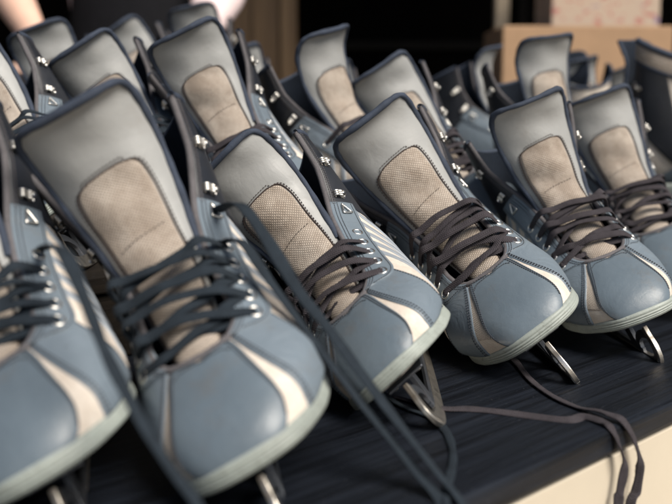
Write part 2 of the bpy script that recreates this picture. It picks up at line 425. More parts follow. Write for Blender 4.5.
def make_tongue(parent, seed):
    r = np.random.default_rng(seed)
    nu, nv = 33, 60
    vv = np.concatenate([np.linspace(0, .8, 40), .8 + .2 * np.sin(np.linspace(0, PI / 2, 24))[1:]]); uu = np.linspace(-1, 1, nu)
    Vg, Ug = np.meshgrid(vv, uu, indexing='ij'); P = T(Ug, Vg)
    # soft foam thickness: front bulges a little, the back is a second sheet
    q = (1 - np.abs(Ug) ** 4) * (1 - np.clip((Vg - .86) / .14, 0, 1) ** 3)
    nn = np.nan_to_num(TN(Ug * .98, np.minimum(Vg, .985)))
    P1 = P + nn * (.0035 * q)[..., None]; P2 = P - nn * (.0055 * q + .0004)[..., None]
    k = len(vv); uv = np.stack([arclen(P, 0), arclen(P, 1)], -1).reshape(-1, 2)
    F = gridF(k, nu)
    o = mesh('tongue', P1.reshape(-1, 3), F, M['tongue'], parent, uv)
    mesh('tongue_lining', P2.reshape(-1, 3), [f[::-1] for f in F], M['lining'], o, uv)
    ol = tongue_outline(70); Q = T(ol[:, 0], np.minimum(ol[:, 1], .9995))
    keep = [0]
    for i in range(1, len(Q)):
        if np.linalg.norm(Q[i] - Q[keep[-1]]) > .0012: keep.append(i)
    Q = Q[keep]; V, F = tube(Q, .0030 + .0004 * np.sin(np.arange(len(Q)) * .23 + seed) + .0002 * np.sin(np.arange(len(Q)) * .9), 9); mesh('tongue_piping', V, F, M['piping'], o)
    # mesh patch
    def bulge(u, v): return .0035 * (1 - np.abs(u) ** 4)
    ctr = np.array([(0, .86), (.06, .86), (.2, .82), (.35, .76), (.47, .69), (.58, .655), (.68, .62), (.735, .54), (.755, .32), (.760, 0)])
    ctr = cr(ctr, 60); vp = ctr[:, 0]; wl = np.maximum(ctr[:, 1], .0)
    up = np.linspace(-1, 1, 29)
    Vp, Up = np.meshgrid(vp, up, indexing='ij'); U2 = Up * wl[:, None] - .06 * smst((Vp - .3) / .3)
    # the top rim of the patch is slanted
    Vp = Vp + .018 * U2 * smst((Vp - .5) / .2)
    off = bulge(U2, Vp) + .0009 + .0012 * np.maximum(0, np.sin(Vp * 46 + 1)) * smst((Vp - .28) / .08) * (1 - smst((Vp - .45) / .1)) * .6
    P = T(U2, Vp, 0) + TN(U2, Vp) * off[..., None]
    edge = np.ones_like(off, bool); edge[1:-1, 1:-1] = False
    P[edge] -= TN(U2, Vp)[edge] * .0016
    uv = np.stack([Vp * TLEN, U2 * thw(Vp)], -1).reshape(-1, 2)
    po = mesh('tongue_patch', P.reshape(-1, 3), gridF(60, 29), M['mesh'], o, uv)
    # rim piping and dotted thread round the patch
    rim = np.array([(-1, i) for i in range(60)] + [(1, i) for i in range(59, -1, -1)])
    def rimpts(grow):
        u = rim[:, 0] * (wl[rim[:, 1]] + grow) - .06 * smst((vp[rim[:, 1]] - .3) / .3); v = vp[rim[:, 1]] + np.where(wl[rim[:, 1]] < .3, grow * .25, 0)
        v = v + .018 * u * smst((v - .5) / .2); n_ = TN(u, v)
        return T(u, v, 0) + n_ * (bulge(u, v) + .0004)[:, None], n_
    Q, n_ = rimpts(.01); V, F = tube(Q, .0007, 6); mesh('patch_piping', V, F, M['stitch'], po)
    Q, n_ = rimpts(.055); mb = MB(); stitch_on(mb, Q, n_); mb.build('stitching', M['stitch'], po, True)
    mb = MB(); u = np.linspace(-.5, .46, 40); v = .525 + .03 * u + 0 * u; n_ = TN(u, v)
    stitch_on(mb, T(u, v, 0) + n_ * (bulge(u, v) + .0014)[:, None], n_, .0034, .0019, .00034); mb.build('stitching', M['stitch'], po, True)
    return o

def eyelet_pos(s, side): return s, (te(s) + (.075 if s < 9 else .06)) * side
EY = [5.75, 6.5, 7.25, 8.0, 8.8]
HK = [11.5, 13.3]

def make_lacing(parent, seed, mat, loose=1.0):
    r = np.random.default_rng(seed)
    W = .0070; TH = .0017
    pos = {}
    for i, s in enumerate(EY):
        for sd in (-1, 1):
            a = eyelet_pos(s, sd); pos[i, sd] = (S(*map(np.asarray, a)), SN(*map(np.asarray, a)))
    for i, s in enumerate(HK[:1]):
        for sd in (-1, 1):
            t_ = (te(s) + .05) * sd; pos[5 + i, sd] = (S(np.asarray(s), np.asarray(t_)), SN(np.asarray(s), np.asarray(t_)))
    VR = [.10, .18, .265, .345, .42, .48]
    def tong(v, y, lift):
        hw = thw(v); u = np.clip(y / hw, -1, 1); return T(u, v) + TN(np.asarray(u * .95), np.asarray(v)) * lift
    up = nrm(np.array([.62, 0, .78]))
    def strand(i, sa, j, lift0, lift1, sway, name='lace'):
        A, NA = pos[i, sa]; B, NB = pos[j, -sa]
        x0, x1 = VR[i], VR[j]
        pts = [A + NA * .0006 , A + NA * .0036 + np.array([0, -sa * .002, 0])]
        ys = np.array([.62, .28, -.10, -.45, -.70]) * sa * .034
        for q, y in enumerate(ys):
            f = (q + 1) / 6; x = x0 + (x1 - x0) * f + sway * 4 * math.sin(PI * f)
            l = lift0 + (lift1 - lift0) * f + .0012 * math.sin(3 * f + seed + i)
            p = tong(x, y, l + (.0035 if q in (0, 4) else 0.0)); pts.append(p)
        pts += [B + NB * .0040 + np.array([0, sa * .002, 0]), B + NB * .0008]
        P = cr(pts, 56)
        tw = .25 * np.sin(np.linspace(0, 3.0, 56) + r.uniform(0, 6)) + r.uniform(-.15, .15)
        # follow the panel normals near the eyelets
        f = np.linspace(0, 1, 56)[:, None]; w0 = np.clip(1 - f * 4, 0, 1); w1 = np.clip(f * 4 - 3, 0, 1)
        UPv = up * (1 - w0 - w1) + NA * w0 + NB * w1 + np.array([0, 1, 0]) * (np.interp(P[:, 1], [-.04, .04], [-.55, .55]))[:, None]
        wa = W * (.62 + .38 * np.clip(np.minimum(f[:, 0], 1 - f[:, 0]) / .10, 0, 1)) * (1 + .05 * np.sin(np.linspace(0, 14, 56) + seed))
        V, F, U = ribbon(P, UPv, wa, TH, 10, tw)
        mesh(name, V, F, mat, parent, U)
    # first bar, then crossings that ride over each other
    strand(0, 1, 0, .0045, .0045, .004)
    for i in range(3 + seed % 2):
        l = .0065 + .0022 * i * loose
        strand(i, -1, i + 1, l + r.uniform(0, .003), l + r.uniform(.001, .006), r.uniform(-.012, .016) * loose)
        strand(i, 1, i + 1, l + .0035 + r.uniform(0, .003), l + .006 + r.uniform(0, .005), r.uniform(-.010, .014) * loose)

def make_hook(parent, s, side, name='lace_hook'):
    t_ = (te(s) + .055) * side
    p = S(np.asarray(s), np.asarray(t_)); n = SN(np.asarray(s), np.asarray(t_))
    d = nrm(S(np.asarray(s), np.asarray(t_ - .02 * side)) - p); b = np.cross(n, d); Rm = np.stack([d, b, n], 1)
    mb = MB()
    def loc(q): return p + Rm @ (np.array(q) * np.array([.9, .9, .72]))
    def bx(c, dim): mb.box(loc(c), dim, Rm)
    # riveted base plate, curled hook, round rivets
    V, F = tube([loc((-.006, 0, .0002)), loc((-.006, 0, .0028))], .0034, 12); mb.add(V, F)
    bx((-.001, 0, .0018), (.0125, .0062, .0010))
    arc = [loc((.004 + .003 * math.sin(a), 0, .0052 - .0030 * math.cos(a))) for a in np.linspace(0, PI, 9)] + [loc((-.001, 0, .0080))]
    for yy in (-.0022, 0, .0022):
        V, F = tube([np.array(q) + Rm[:, 1] * yy for q in arc], .0011, 6); mb.add(V, F)
    V, F = tube([loc((-.0035, 0, .0070)), loc((-.0025, 0, .0092))], np.array([.0030, .0026]), 10); mb.add(V, F)
    return mb.build(name, M['nickel'], parent, True)

def make_eyelet(parent, s, side):
    s_, t_ = eyelet_pos(s, side); p = S(np.asarray(s_), np.asarray(t_)); n = SN(np.asarray(s_), np.asarray(t_))
    p = p + n * .0021; a = nrm(np.cross(n, [0, 1, .3])); b = np.cross(n, a)
    ring = [p + (a * math.cos(q) + b * math.sin(q)) * .0043 for q in np.linspace(0, 2 * PI, 20, endpoint=False)]
    V, F = tube(ring, .00095, 7, True); o = mesh('eyelet', V, F, M['nickel'], parent)
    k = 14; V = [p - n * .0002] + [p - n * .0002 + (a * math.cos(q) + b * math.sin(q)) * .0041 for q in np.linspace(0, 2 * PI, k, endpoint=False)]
    mesh('eyelet_shade_disc', V, [(0, 1 + i, 1 + (i + 1) % k) for i in range(k)], M['hole_shade'], o)  # flat black disc paints the darkness within the ring

def rim_outline(n=120, grow=.0022, inn=0.0):
    """plan outline of the cup sole, from the heel round the toe back to the heel"""
    s = np.linspace(0, 1, n)
    half = []
    xs = [(.2892, 0), (.2882, .0125), (.2832, .0255), (.2735, .0358), (.258, .0435), (.238, .0485), (.212, .0502), (.185, .0478), (.155, .0440), (.12, .0410), (.085, .0395), (.05, .0385), (.022, .0345), (.006, .0235), (-.001, .010), (-.0025, 0)]
    h = cr(np.array(xs), n)
    o = np.vstack([h, (h * np.array([1, -1]))[-2:0:-1]])
    o[:, 1] += np.where(np.sign(o[:, 1]) == OUTER[0], OUTER[0], 0) * .0085 * ball(o[:, 0]); return o

def make_sole(parent):
    O = rim_outline(70); k = len(O); Tn = nrm(np.roll(O, -1, 0) - np.roll(O, 1, 0)); Nn = np.stack([Tn[:, 1], -Tn[:, 0]], 1)
    if np.mean(np.sum(Nn * (O - O.mean(0)), 1)) < 0: Nn = -Nn
    x = O[:, 0]
    toe = smst((x - .225) / .06)
    zb = np.interp(x, [0, .1, .2, .24, .29], [.0470, .0475, .0490, .0520, .0610])
    zt = np.interp(x, [0, .1, .2, .25, .27, .292], [.0670, .0605, .0608, .0645, .0685, .0735])
    prof = [(-.016, 0.0), (-.004, 0.0), (-.0012, .03), (0, .10), (.0006, .22), (.0010, .27), (-.0004, .30), (.0008, .33), (.0010, .44), (-.0004, .475), (.0008, .51), (.0008, .64), (-.0004, .67), (.0002, .70), (-.0004, .88), (-.0014, .97), (-.0030, 1.0), (-.0065, .99)]
    V = []
    for o, f in prof:
        gro = o
        if o < 0 and .2 < f < .8: gro = o * 1.0 if True else o
        z = zb + (zt - zb) * f
        lean = -.0010 * f * toe + .0008 * toe
        pr = np.where((f > .2) & (f < .8), gro * toe + .0004 * (1 - toe), gro)
        V.append(np.concatenate([O + Nn * (pr + lean)[:, None], z[:, None]], 1))
    V = np.stack(V, 1).reshape(-1, 3); m = len(prof); F = gridF(k, m, True, False)
    so = mesh('rubber_sole', V, F, M['sole'], parent)
    # tread sheet closing the underside
    I = np.concatenate([O - Nn * .012, (zb + .0004)[:, None]], 1); h = k // 2 + 1
    left = I[:h]; right = np.vstack([I[:1], I[h - 1:][::-1][:h - 1]])[:h]
    V = []; 
    for i in range(h):
        a = left[i]; b = I[(-i) % k]
        for f in np.linspace(0, 1, 5): V.append(a * (1 - f) + b * f)
    mesh('sole_tread', V, gridF(h, 5), M['tread'], so)
    return so

def flat_strip(mb, P, w, th, yo=0.0):
    """bar of rectangular section in the skate's middle plane; w may vary along it"""
    P = np.asarray(P, float); k = len(P); Tt = nrm(np.gradient(P, axis=0)); N = np.stack([-Tt[:, 1], Tt[:, 0]], 1); w = np.broadcast_to(w, (k,))[:, None]
    a = P + N * w / 2; b = P - N * w / 2; V = []
    for i in range(k):
        V += [(a[i, 0], yo - th / 2, a[i, 1]), (a[i, 0], yo + th / 2, a[i, 1]), (b[i, 0], yo + th / 2, b[i, 1]), (b[i, 0], yo - th / 2, b[i, 1])]
    F = gridF(k, 4, False, True) + [(0, 1, 2, 3), tuple((k - 1) * 4 + j for j in (3, 2, 1, 0))]
    mb.add(V, F)

def make_blade(parent):
    # runner with a curled toe, made of bright ground steel
    path = cr(np.array([(-.004, .0105), (.01, .0078), (.05, .0068), (.12, .0062), (.19, .0064), (.235, .0072), (.262, .0090), (.2785, .0135), (.2835, .0215), (.2800, .0315), (.2725, .0400), (.2670, .0468)]), 90)
    wd = np.interp(np.linspace(0, 1, 90), [0, .05, .6, .78, .88, 1], [.006, .0125, .0125, .012, .0085, .0080])
    mb = MB(); flat_strip(mb, path, wd, .0042)
    o = mb.build('blade', M['steel'], parent, False, .0006)
    mb = MB()
    for q, (x, z, a) in enumerate([(.2868, .0255, -.2), (.2873, .0215, 0), (.2862, .0172, .35), (.2838, .0132, .7), (.2803, .0095, 1.0)]):
        ca, sa = math.cos(a), math.sin(a); d = np.array([ca, 0, -sa]); u = np.array([sa, 0, ca]); p = np.array([x, 0, z])
        V = [p + d * .0020 + np.array([0, y, 0]) for y in (-.0022, .0022)] + [p - d * .003 + u * .0022 + np.array([0, y, 0]) for y in (-.0022, .0022)] + [p - d * .003 - u * .0022 + np.array([0, y, 0]) for y in (-.0022, .0022)]
        mb.add(V, [(0, 1, 3, 2), (0, 4, 5, 1), (2, 3, 5, 4), (0, 2, 4), (1, 5, 3)])
    mb.build('toe_pick', M['steel'], o)
    # dark holder: web with openings, front and rear posts, mounting plates
    mb = MB()
    flat_strip(mb, cr(np.array([(.272, .0405), (.255, .036), (.243, .026), (.243, .0135)]), 16), .0085, .0036)
    flat_strip(mb, cr(np.array([(.212, .0465), (.221, .032), (.238, .013)]), 16), np.linspace(.020, .011, 16), .0038)
    flat_strip(mb, cr(np.array([(.098, .0465), (.090, .030), (.098, .0125)]), 16), np.linspace(.022, .013, 16), .0038)
    flat_strip(mb, cr(np.array([(.022, .0465), (.030, .030), (.018, .0125)]), 16), np.linspace(.022, .013, 16), .0036)
    flat_strip(mb, np.array([(.010, .0155), (.06, .0140), (.15, .0138), (.25, .0150)]), .006, .0030)
    ho = mb.build('blade_holder', M['plate'], parent, False, .0005)
    mb = MB()
    mb.box((.222, 0, .0462), (.060, .036, .0024)); mb.build('mounting_plate', M['plate'], ho, False, .001)
    mb = MB(); mb.box((.060, 0, .0460), (.090, .044, .0024)); mb.build('mounting_plate', M['plate'], ho, False, .001)
    for x, y in ((.245, .012), (.245, -.012), (.200, .012), (.200, -.012)):
        V, F = tube([(x, y, .0438), (x, y, .0452)], .0034, 10); mesh('rivet', V, F, M['nickel'], ho)

def make_skate(side, seed, lmat, splay=.004, collar=False, lacing=True):
    OUTER[0] = side
    """side = +1: the outer (striped) side is the wearer's left; -1: right"""
    SPLAY[0] = splay; vr = np.random.default_rng(seed * 13 + 5)
    TV[:] = [vr.uniform(-.004, .006), vr.uniform(-.003, .003), vr.uniform(-.004, .004), vr.uniform(0, 6)]
    root = obj_empty('ice_skate', (0, 0, 0), (0, 0, 0))
    # ---- base shell
    ss = np.unique(np.concatenate([np.linspace(0, 1, 9), np.linspace(1, THROAT, 24), np.linspace(THROAT, 6, 8), np.linspace(6, 15, 48)]))
    nt = 30; k = len(ss)
    def half(sd):
        tt = te(ss)[:, None] + (1 - te(ss))[:, None] * np.linspace(0, 1, nt)[None]
        return S(ss[:, None] + 0 * tt, tt * sd)
    Lh, Rh = half(1), half(-1)
    V = np.concatenate([Lh.reshape(-1, 3), Rh.reshape(-1, 3)]); F = [f[::-1] for f in gridF(k, nt)] + [tuple(i + k * nt for i in f) for f in gridF(k, nt)]
    uvh = np.stack([np.repeat(arclen(Lh[:, nt // 2], 0)[:, None], nt, 1), arclen(Lh, 1)], -1).reshape(-1, 2)
    bo = mesh('boot', V, F, M['fabric'], root, np.concatenate([uvh, uvh]))
    # ---- lining, 4 mm inside
    s2 = np.linspace(THROAT + .15, 14.98, 50)
    tt = te(s2)[:, None] + .004 + (1 - te(s2) - .004)[:, None] * np.linspace(0, 1, 20)[None]
    V = []; F = []
    for q, sd in enumerate((1, -1)):
        P = S(s2[:, None] + 0 * tt, tt * sd) - SN(s2[:, None] + 0 * tt, tt * sd) * .0040; V.append(P.reshape(-1, 3))
        F += [tuple(i + q * 1000 for i in (f if sd > 0 else f[::-1])) for f in gridF(50, 20)]
    mesh('lining', np.concatenate(V), F, M['lining'], bo)
    # ---- binding round the throat and the cuff's top edge
    sb = np.concatenate([np.linspace(15, 6, 60), np.linspace(5.9, THROAT + .02, 14)])
    a = S(sb, te(sb)); b = S(sb, -te(sb))[::-1]
    an = SN(sb, te(sb)); 
    V, F = tube(np.vstack([a, b[1:]]), .0026, 8); mesh('throat_binding', V, F, M['binding'], bo)
    tb = np.concatenate([np.linspace(te(15), 1, 30), np.linspace(-1, -te(15), 30)[1:]]); P = S(np.full(len(tb), 15.0), tb)
    V, F = tube(P, .0032, 8); mesh('cuff_binding', V, F, M['piping'], bo)
    # ---- toe cap
    def edge(sd): return [(5.38, .02 * sd), (5.40, .10 * sd)]
    n, m = 40, 44
    e = cr(np.array([(4.66, .0), (4.76, .075), (4.90, .125), (4.6, .152), (4.1, .182), (3.5, .228), (2.95, .29), (2.35, .375), (1.5, .47), (.3, .52)]), 60)
    ii = np.concatenate([[0, .25], np.linspace(1, 58.6, n), [59]])
    es = np.interp(ii, np.arange(60), e[:, 0]); et = np.interp(ii, np.arange(60), e[:, 1])
    us = np.concatenate([[-1, -.985], np.linspace(-.95, .95, m), [.985, 1]])
    Sg = np.repeat(es[:, None], len(us), 1); Tg = et[:, None] * us[None]
    # rows near the throat fold back: keep rows monotone in s
    back = 5.16 + (np.interp(np.abs(us), [0, .5, 1], [0, .10, .22]))
    srow = np.linspace(0, 1, n + 3); srow[1] = .004
    emax = e[2:]                                           # from the back corner forwards
    tcor = np.interp(-srow, -np.linspace(0, 1, len(emax))[::1] if False else -srow, srow)
    fr = np.interp(srow, np.linspace(0, 1, len(emax)), emax[:, 0]); ft = np.interp(srow, np.linspace(0, 1, len(emax)), emax[:, 1])
    centre = np.interp(srow, [0, 1], [4.64, .02])
    Sg = centre[:, None] + (fr - centre)[:, None] * np.abs(us)[None] ** 1.6; Tg = ft[:, None] * us[None]
    o = np.full(Sg.shape, .0014); o[[0], :] = -.0006; o[:, [0, -1]] = -.0006
    P = S(Sg, Tg) + SN(Sg, np.where(np.abs(Tg) < 1e-4, 1e-4, Tg)) * o[..., None]
    tc = mesh('toe_cap', P.reshape(-1, 3), gridF(len(srow), len(us)), M['toe'], bo, np.stack([arclen(P, 0), arclen(P, 1)], -1).reshape(-1, 2))
    # ---- wedges of mesh beside the toe cap come from the shell; leather overlays behind them
    front = [(4.92, .135), (4.6, .160), (4.15, .200), (3.65, .268), (3.25, .37), (2.95, .53)]
    med = -side
    panel('quarter', front, [(11.2, .335), (11.2, .40), (11.2, .48), (11.2, .56), (11.2, .64), (11.2, .72)], M['quarter'], bo, .0012, 30, 60, side=med)
    lf = [(4.92, .135), (4.60, .160), (4.18, .203), (3.68, .275), (3.25, .385), (2.9, .55)]
    lb = [(6.2, .285), (5.75, .328), (5.35, .385), (5.1, .45), (4.95, .53), (4.85, .64)]
    panel('side_strap', lf, lb, M['quarter'], bo, .0012, 30, 16, side=side)
    # coarse dirty wedge mesh; grey includes painted shade, always on the wearer's right
    panel('wedge_mesh', [(4.85, .13), (4.3, .172), (3.7, .215), (3.05, .28), (2.4, .38)], [(4.92, .145), (4.65, .178), (4.25, .232), (3.78, .31), (3.3, .43)], M['vmesh'], bo, .0004, 24, 10, .0006, side=-1)
    # ---- slanting stripes over the white side
    for q, sc_ in enumerate((6.75, 7.55, 8.4, 9.3, 10.2)):
        w = .30
        A_ = [(sc_ + .45, .33 + .012 * q), (sc_, .42), (sc_ - .55, .52), (sc_ - .95, .60)]
        B_ = [(sc_ + .45 + w, .33 + .012 * q), (sc_ + w, .42), (sc_ - .55 + w * 1.2, .52), (sc_ - .95 + w * 1.5, .60)]
        panel('side_stripe', A_, B_, M['strap'], bo, .0013, 20, 4, side=side)
    # ---- eyelet stays and their twin seams
    for sd in (1, -1):
        sv = np.array([5.0, 5.25, 5.8, 6.8, 8.0, 9.0, 10.0, 11.0])
        A_ = [(x, te(x) + .004) for x in sv]; B_ = [(x + .18, te(x + .18) + w_) for x, w_ in zip(sv, (.06, .115, .135, .13, .125, .12, .115, .11))]
        so_ = panel('eyelet_stay', A_, B_, M['quarter'], bo, .0024, 44, 10, .0022, side=sd)
        for d in (.020, .034): seam([(x, te(x) + d) for x in sv], 90, .0024, sd, so_)
        mb = MB(); P, N = st_curve([(x + .16, te(x + .16) + w_ - .014) for x, w_ in zip(sv, (.06, .115, .135, .13, .125, .12, .115, .11))], 90, .0024, sd); stitch_on(mb, P, N, .0024, .0018, .0004)
        mb.build('stitching', M['stitch2'], so_, True)
        for s_ in EY: make_eyelet(bo, s_, sd)
    # toe cap seam thread, strap seam thread
    for sd in (1, -1):
        for d in (.013, .026):
            seam([(x - .05, t_ - d) for x, t_ in e[4:50:5]], 90, .0015, sd, tc)
    mb = MB()
    P, N = st_curve([(4.58 + .5 * abs(t_) - .12 * (abs(t_) > .09), t_) for t_ in np.linspace(-.12, .12, 9)], 50, .0016); stitch_on(mb, P, N, .0024, .0018, .0004)
    mb.build('stitching', M['stitch2'], tc, True)
    for d in (.10, .24):
        seam([(s_ + d, t_ + .006) for s_, t_ in front], 60, .0013, med, bo, None, .0026, .00045)
        seam([(s_ + d, t_ + .006) for s_, t_ in lf], 60, .0013, side, bo, None, .0026, .00045)
    seam([(s_ - .12, t_ - .004) for s_, t_ in lb], 60, .0013, side, bo, None, .0026, .00045)
    # ---- heel counter and navy cuff
    panel('heel_counter', [(9.6, .74), (9.6, .87), (9.6, 1.0), (9.6, 1.13), (9.6, 1.26)], [(12.4, .76), (12.6, .88), (12.7, 1.0), (12.6, 1.12), (12.4, 1.24)], M['quarter'], bo, .0020, 24, 20, side=1)
    for sd in (1, -1):
        sv = np.linspace(10.85, 14.92, 9)
        cu = panel('cuff', [(x, te(x) + .003) for x in sv], [(x + .0, .80 - .02 * i) for i, x in enumerate(sv)], M['cuff'], bo, .0019, 40, 16, .0022, side=sd)
        for d in (.016, .026): seam([(x, te(x) + d) for x in sv], 80, .0021, sd, cu, M['binding'], .0026, .00042)
        for s_ in HK: make_hook(cu, s_, sd)
        # small triangular lace ring at the foot of the cuff
        t_ = (te(10.45) + .06) * sd; p = S(np.asarray(10.45), np.asarray(t_)); nn = SN(np.asarray(10.45), np.asarray(t_))
        dx = nrm(S(np.asarray(10.6), np.asarray(t_)) - p); dy = np.cross(nn, dx)
        tri = [p + nn * .0040 + dx * .008 * math.cos(q) + dy * .0062 * math.sin(q) for q in np.linspace(0, 2 * PI, 3, endpoint=False)]
        tri = np.vstack([tri[i] * (1 - f) + tri[(i + 1) % 3] * f for i in range(3) for f in np.linspace(0, 1, 6, endpoint=False)])
        V, F = tube(tri, .0009, 6, True); mesh('lace_ring', V, F, M['nickel'], bo)
    if collar:
        tb = np.linspace(-(1 - .36), (1 - .36), 60)
        a_ = np.linspace(0, 2 * PI, 14, endpoint=False); V = []; U = []
        for i, q in enumerate(tb):
            t_ = (1 + q) if q <= 0 else -(1 - q)
            p = S(np.asarray(15.0), np.asarray(t_)); n_ = SN(np.asarray(14.9), np.asarray(t_)); u_ = nrm(S(np.asarray(15.0), np.asarray(t_)) - S(np.asarray(14.6), np.asarray(t_)))
            for w_ in a_: V.append(p + u_ * (.012 + .017 * math.sin(w_)) + n_ * (.0045 * math.cos(w_) - .001)); U.append((i * .004, w_ * .005))
        co = mesh('padded_collar', V, gridF(60, 14, False, True), M['mesh'], bo, U)
        P = []
        for q in tb:
            t_ = (1 + q) if q <= 0 else -(1 - q)
            p = S(np.asarray(15.0), np.asarray(t_)); u_ = nrm(S(np.asarray(15.0), np.asarray(t_)) - S(np.asarray(14.6), np.asarray(t_))); P.append(p + u_ * .029)
        V, F = tube(P, .0048, 8); mesh('collar_piping', V, F, M['piping'], co)
    make_tongue(root, seed); make_sole(root); make_blade(root)
    if lacing: make_lacing(root, seed, lmat)
    return root

def kids(o): return [c for c in bpy.data.objects if c.parent is o]
_children = {}
def copy_tree(o, tree, parent=None):
    c = o.copy(); C.objects.link(c)
    if parent is not None: c.parent = parent
    for ch in tree.get(o.name, []): copy_tree(ch, tree, c)
    return c
def dup(root):
    tree = {}
    for ob in C.objects:
        if ob.parent is not None: tree.setdefault(ob.parent.name, []).append(ob)
    return copy_tree(root, tree)
def pose(o, x, y, z, yaw, roll, pit, scale=1.0):
    o.scale = (scale, scale, scale)
    o.location = (x, y, TT + z); o.rotation_euler = (roll, pit, yaw)
    return o
def Mat(o): return Matrix.LocRotScale(o.location, o.rotation_euler, o.scale)
GROUP = 'grey ice skates set out on the table'
def tagsk(o, label):
    o['label'] = label; o['category'] = 'ice skate'; o['group'] = GROUP
    return o
#==SKATES==
s1 = pose(make_skate(1, 2, M['lace_navy']), -.2086, .7842, 0, -1.3160, .4846, .0572, 1.016)
tagsk(s1, 'grey ice skate at the near left corner, cut off by the picture edge')
s2 = pose(make_skate(1, 11, M['lace_navy']), -.0670, .8188, 0, -1.4058, .5134, .0658, 1.036)
tagsk(s2, 'largest looking ice skate, navy laces under a plain tan tongue patch')
s3 = pose(make_skate(1, 4, M['lace_char']), .0919, .9662, 0, -1.5935, .7696, .0097, .985)
tagsk(s3, 'grey ice skate with white striped side, loose laces draped across its toe')
s4 = pose(make_skate(-1, 5, M['lace_char']), .1932, 1.1035, 0, -1.4869, .651, .0211, 1.051)
tagsk(s4, 'grey ice skate with neatly crossed charcoal laces, right of the white striped one')
s5 = pose(make_skate(-1, 9, M['lace_char'], .010), .2790, 1.1547, 0, -1.4429, .3666, .0453, .978)
tagsk(s5, 'upright grey ice skate at the right with toe picks showing under its broad toe')
s6 = pose(make_skate(-1, 3, M['lace_char']), .4298, 1.3137, 0, -1.6399, .3700, .0387)
tagsk(s6, 'last front row ice skate at the right, its toe cut off by the picture edge')
s7 = pose(make_skate(1, 6, M['lace_char'], .0, True), .556, 1.430, .060, 2.30, -.04, 0)
tagsk(s7, 'ice skate turned away at the right edge, black cuff under a beige padded collar')
sI = make_skate(-1, 8, M['lace_char'], .020)
rows = [
 ('X', s2, -.252, 1.165, .085, -1.52, .66, .0, 'grey ice skate at the left edge, only the side of its mesh tongue in view'),
 ('A', s2, -.178, 1.285, .085, -1.37, .58, .07, 'grey ice skate whose rounded tongue peeks up right behind the largest skate'),
 ('B', s3, -.3530, 1.493, .085, -1.33, .35, 0, 'grey ice skate standing before the bare forearm in the top left corner'),
 ('D', s3, -.0790, 1.247, .085, -1.38, .46, .09, 'tall grey ice skate with a long tan tongue patch, left of the side turned one'),
 ('F', s4, -.053, 1.330, .060, -.80, .24, -.0128, 'grey ice skate turned to the right so its black cuff with metal hooks shows'),
 ('H', s5, .1956, 1.3706, .060, -1.4991, .5823, .0232, 'grey ice skate tilted left behind the one with neatly crossed charcoal laces'),
 ('N', s3, .1500, 1.72, .060, -.35, .10, 0, 'skate far back turned side on, dark cuff left of the upright one before the box'),
 ('O', s5, -.120, 1.66, .060, -1.25, .30, 0, 'blurred grey ice skate far back, hidden behind the one turned to the right'),
 ('I', sI, .2775, 1.4999, .060, -1.1842, .1228, .0106, 'grey ice skate standing upright before the cardboard box, dark cuff flap at its left'),
 ('C', s3, -.2250, 1.7266, .140, -1.4058, .60, .06, 'blurred grey ice skate far back before the dark apron'),
 ('E', s3, -.2089, 1.8687, .140, -1.4771, .222, 0, 'blurred grey ice skate at the far back beside the pink sleeve'),
 ('G', s2, .0244, 1.8588, .060, -1.20, .372, .10, 'small looking bluish skate far back between two nearer tongues'),
 ('J', s4, .4663, 2.0034, .060, -1.19, .2027, .0454, 'pale tongued skate far back, left of the dark one facing away'),
 ('L', s4, .5466, 1.9522, .060, -1.1731, .28, .1125, 'pale tongued skate far back before the right half of the cardboard box'),
 ('K', s5, .4865, 1.73, .060, 1.72, -.12, 0, 'ice skate facing away before the cardboard box, showing its dark navy cuff'),
]
sk = {}
for nm, src, x, y, z, yw, rl, pt, lab in rows:
    sk[nm] = tagsk(pose(src if nm == 'I' else dup(src), x, y, z, yw, rl, pt), lab)

# loose lace ends that belong to front skates, laid in the world and parented to their skate
bpy.context.view_layer.update()
def loose(skate, pts, ups, mat, w=.0062, n=110, seed=0, twist=.5, name='loose_lace', local0=None):
    """pts are world points; local0 are points in the skate's own frame that come first (where it leaves the eyelet)"""
    Mi = Mat(skate).inverted()
    L = [np.array(q) for q in (local0 or [])] + [np.array(Mi @ Vector(p)) for p in pts]
    P = cr(L, n); r = np.random.default_rng(seed)
    up = np.array(Mi.to_3x3() @ Vector(ups))
    tw = twist * np.sin(np.linspace(0, r.uniform(5, 9), n) + r.uniform(0, 6)) 
    w_ = w * (1 + .10 * np.sin(np.linspace(0, 23, n) + seed) + .07 * np.sin(np.linspace(0, 61, n) + 2 * seed))
    V, F, U = ribbon(P, up, w_, .0018, 10, tw)
    V, F, U = list(V), list(F), list(U)
    for q in range(int(n * 4)):                     # frayed fibres standing off the woven edges
        b = V[r.integers(10, (n - 1) * 10)]; d = r.normal(0, 1, 3); d = d / np.linalg.norm(d); l = r.uniform(.0008, .0032); e_ = np.cross(d, r.normal(0, 1, 3)); e_ = e_ / np.linalg.norm(e_) * .00007
        o_ = len(V); m_ = b + d * l * .55 + r.normal(0, .0003, 3)
        V += [b - e_, b + e_, m_ + e_, m_ - e_, b + d * l + r.normal(0, .0006, 3)]; U += [(0, 0)] * 5
        F += [(o_, o_ + 1, o_ + 2, o_ + 3), (o_ + 3, o_ + 2, o_ + 4)]
    return mesh(name, V, F, mat, skate, U)
def at_eyelet(i, sd, lift=.0):
    s_, t_ = eyelet_pos(EY[i], sd) if i < 5 else (HK[0], (te(HK[0]) + .05) * sd)
    return S(np.asarray(s_), np.asarray(t_)) + SN(np.asarray(s_), np.asarray(t_)) * lift
SPLAY[0] = .004; OUTER[0] = 1
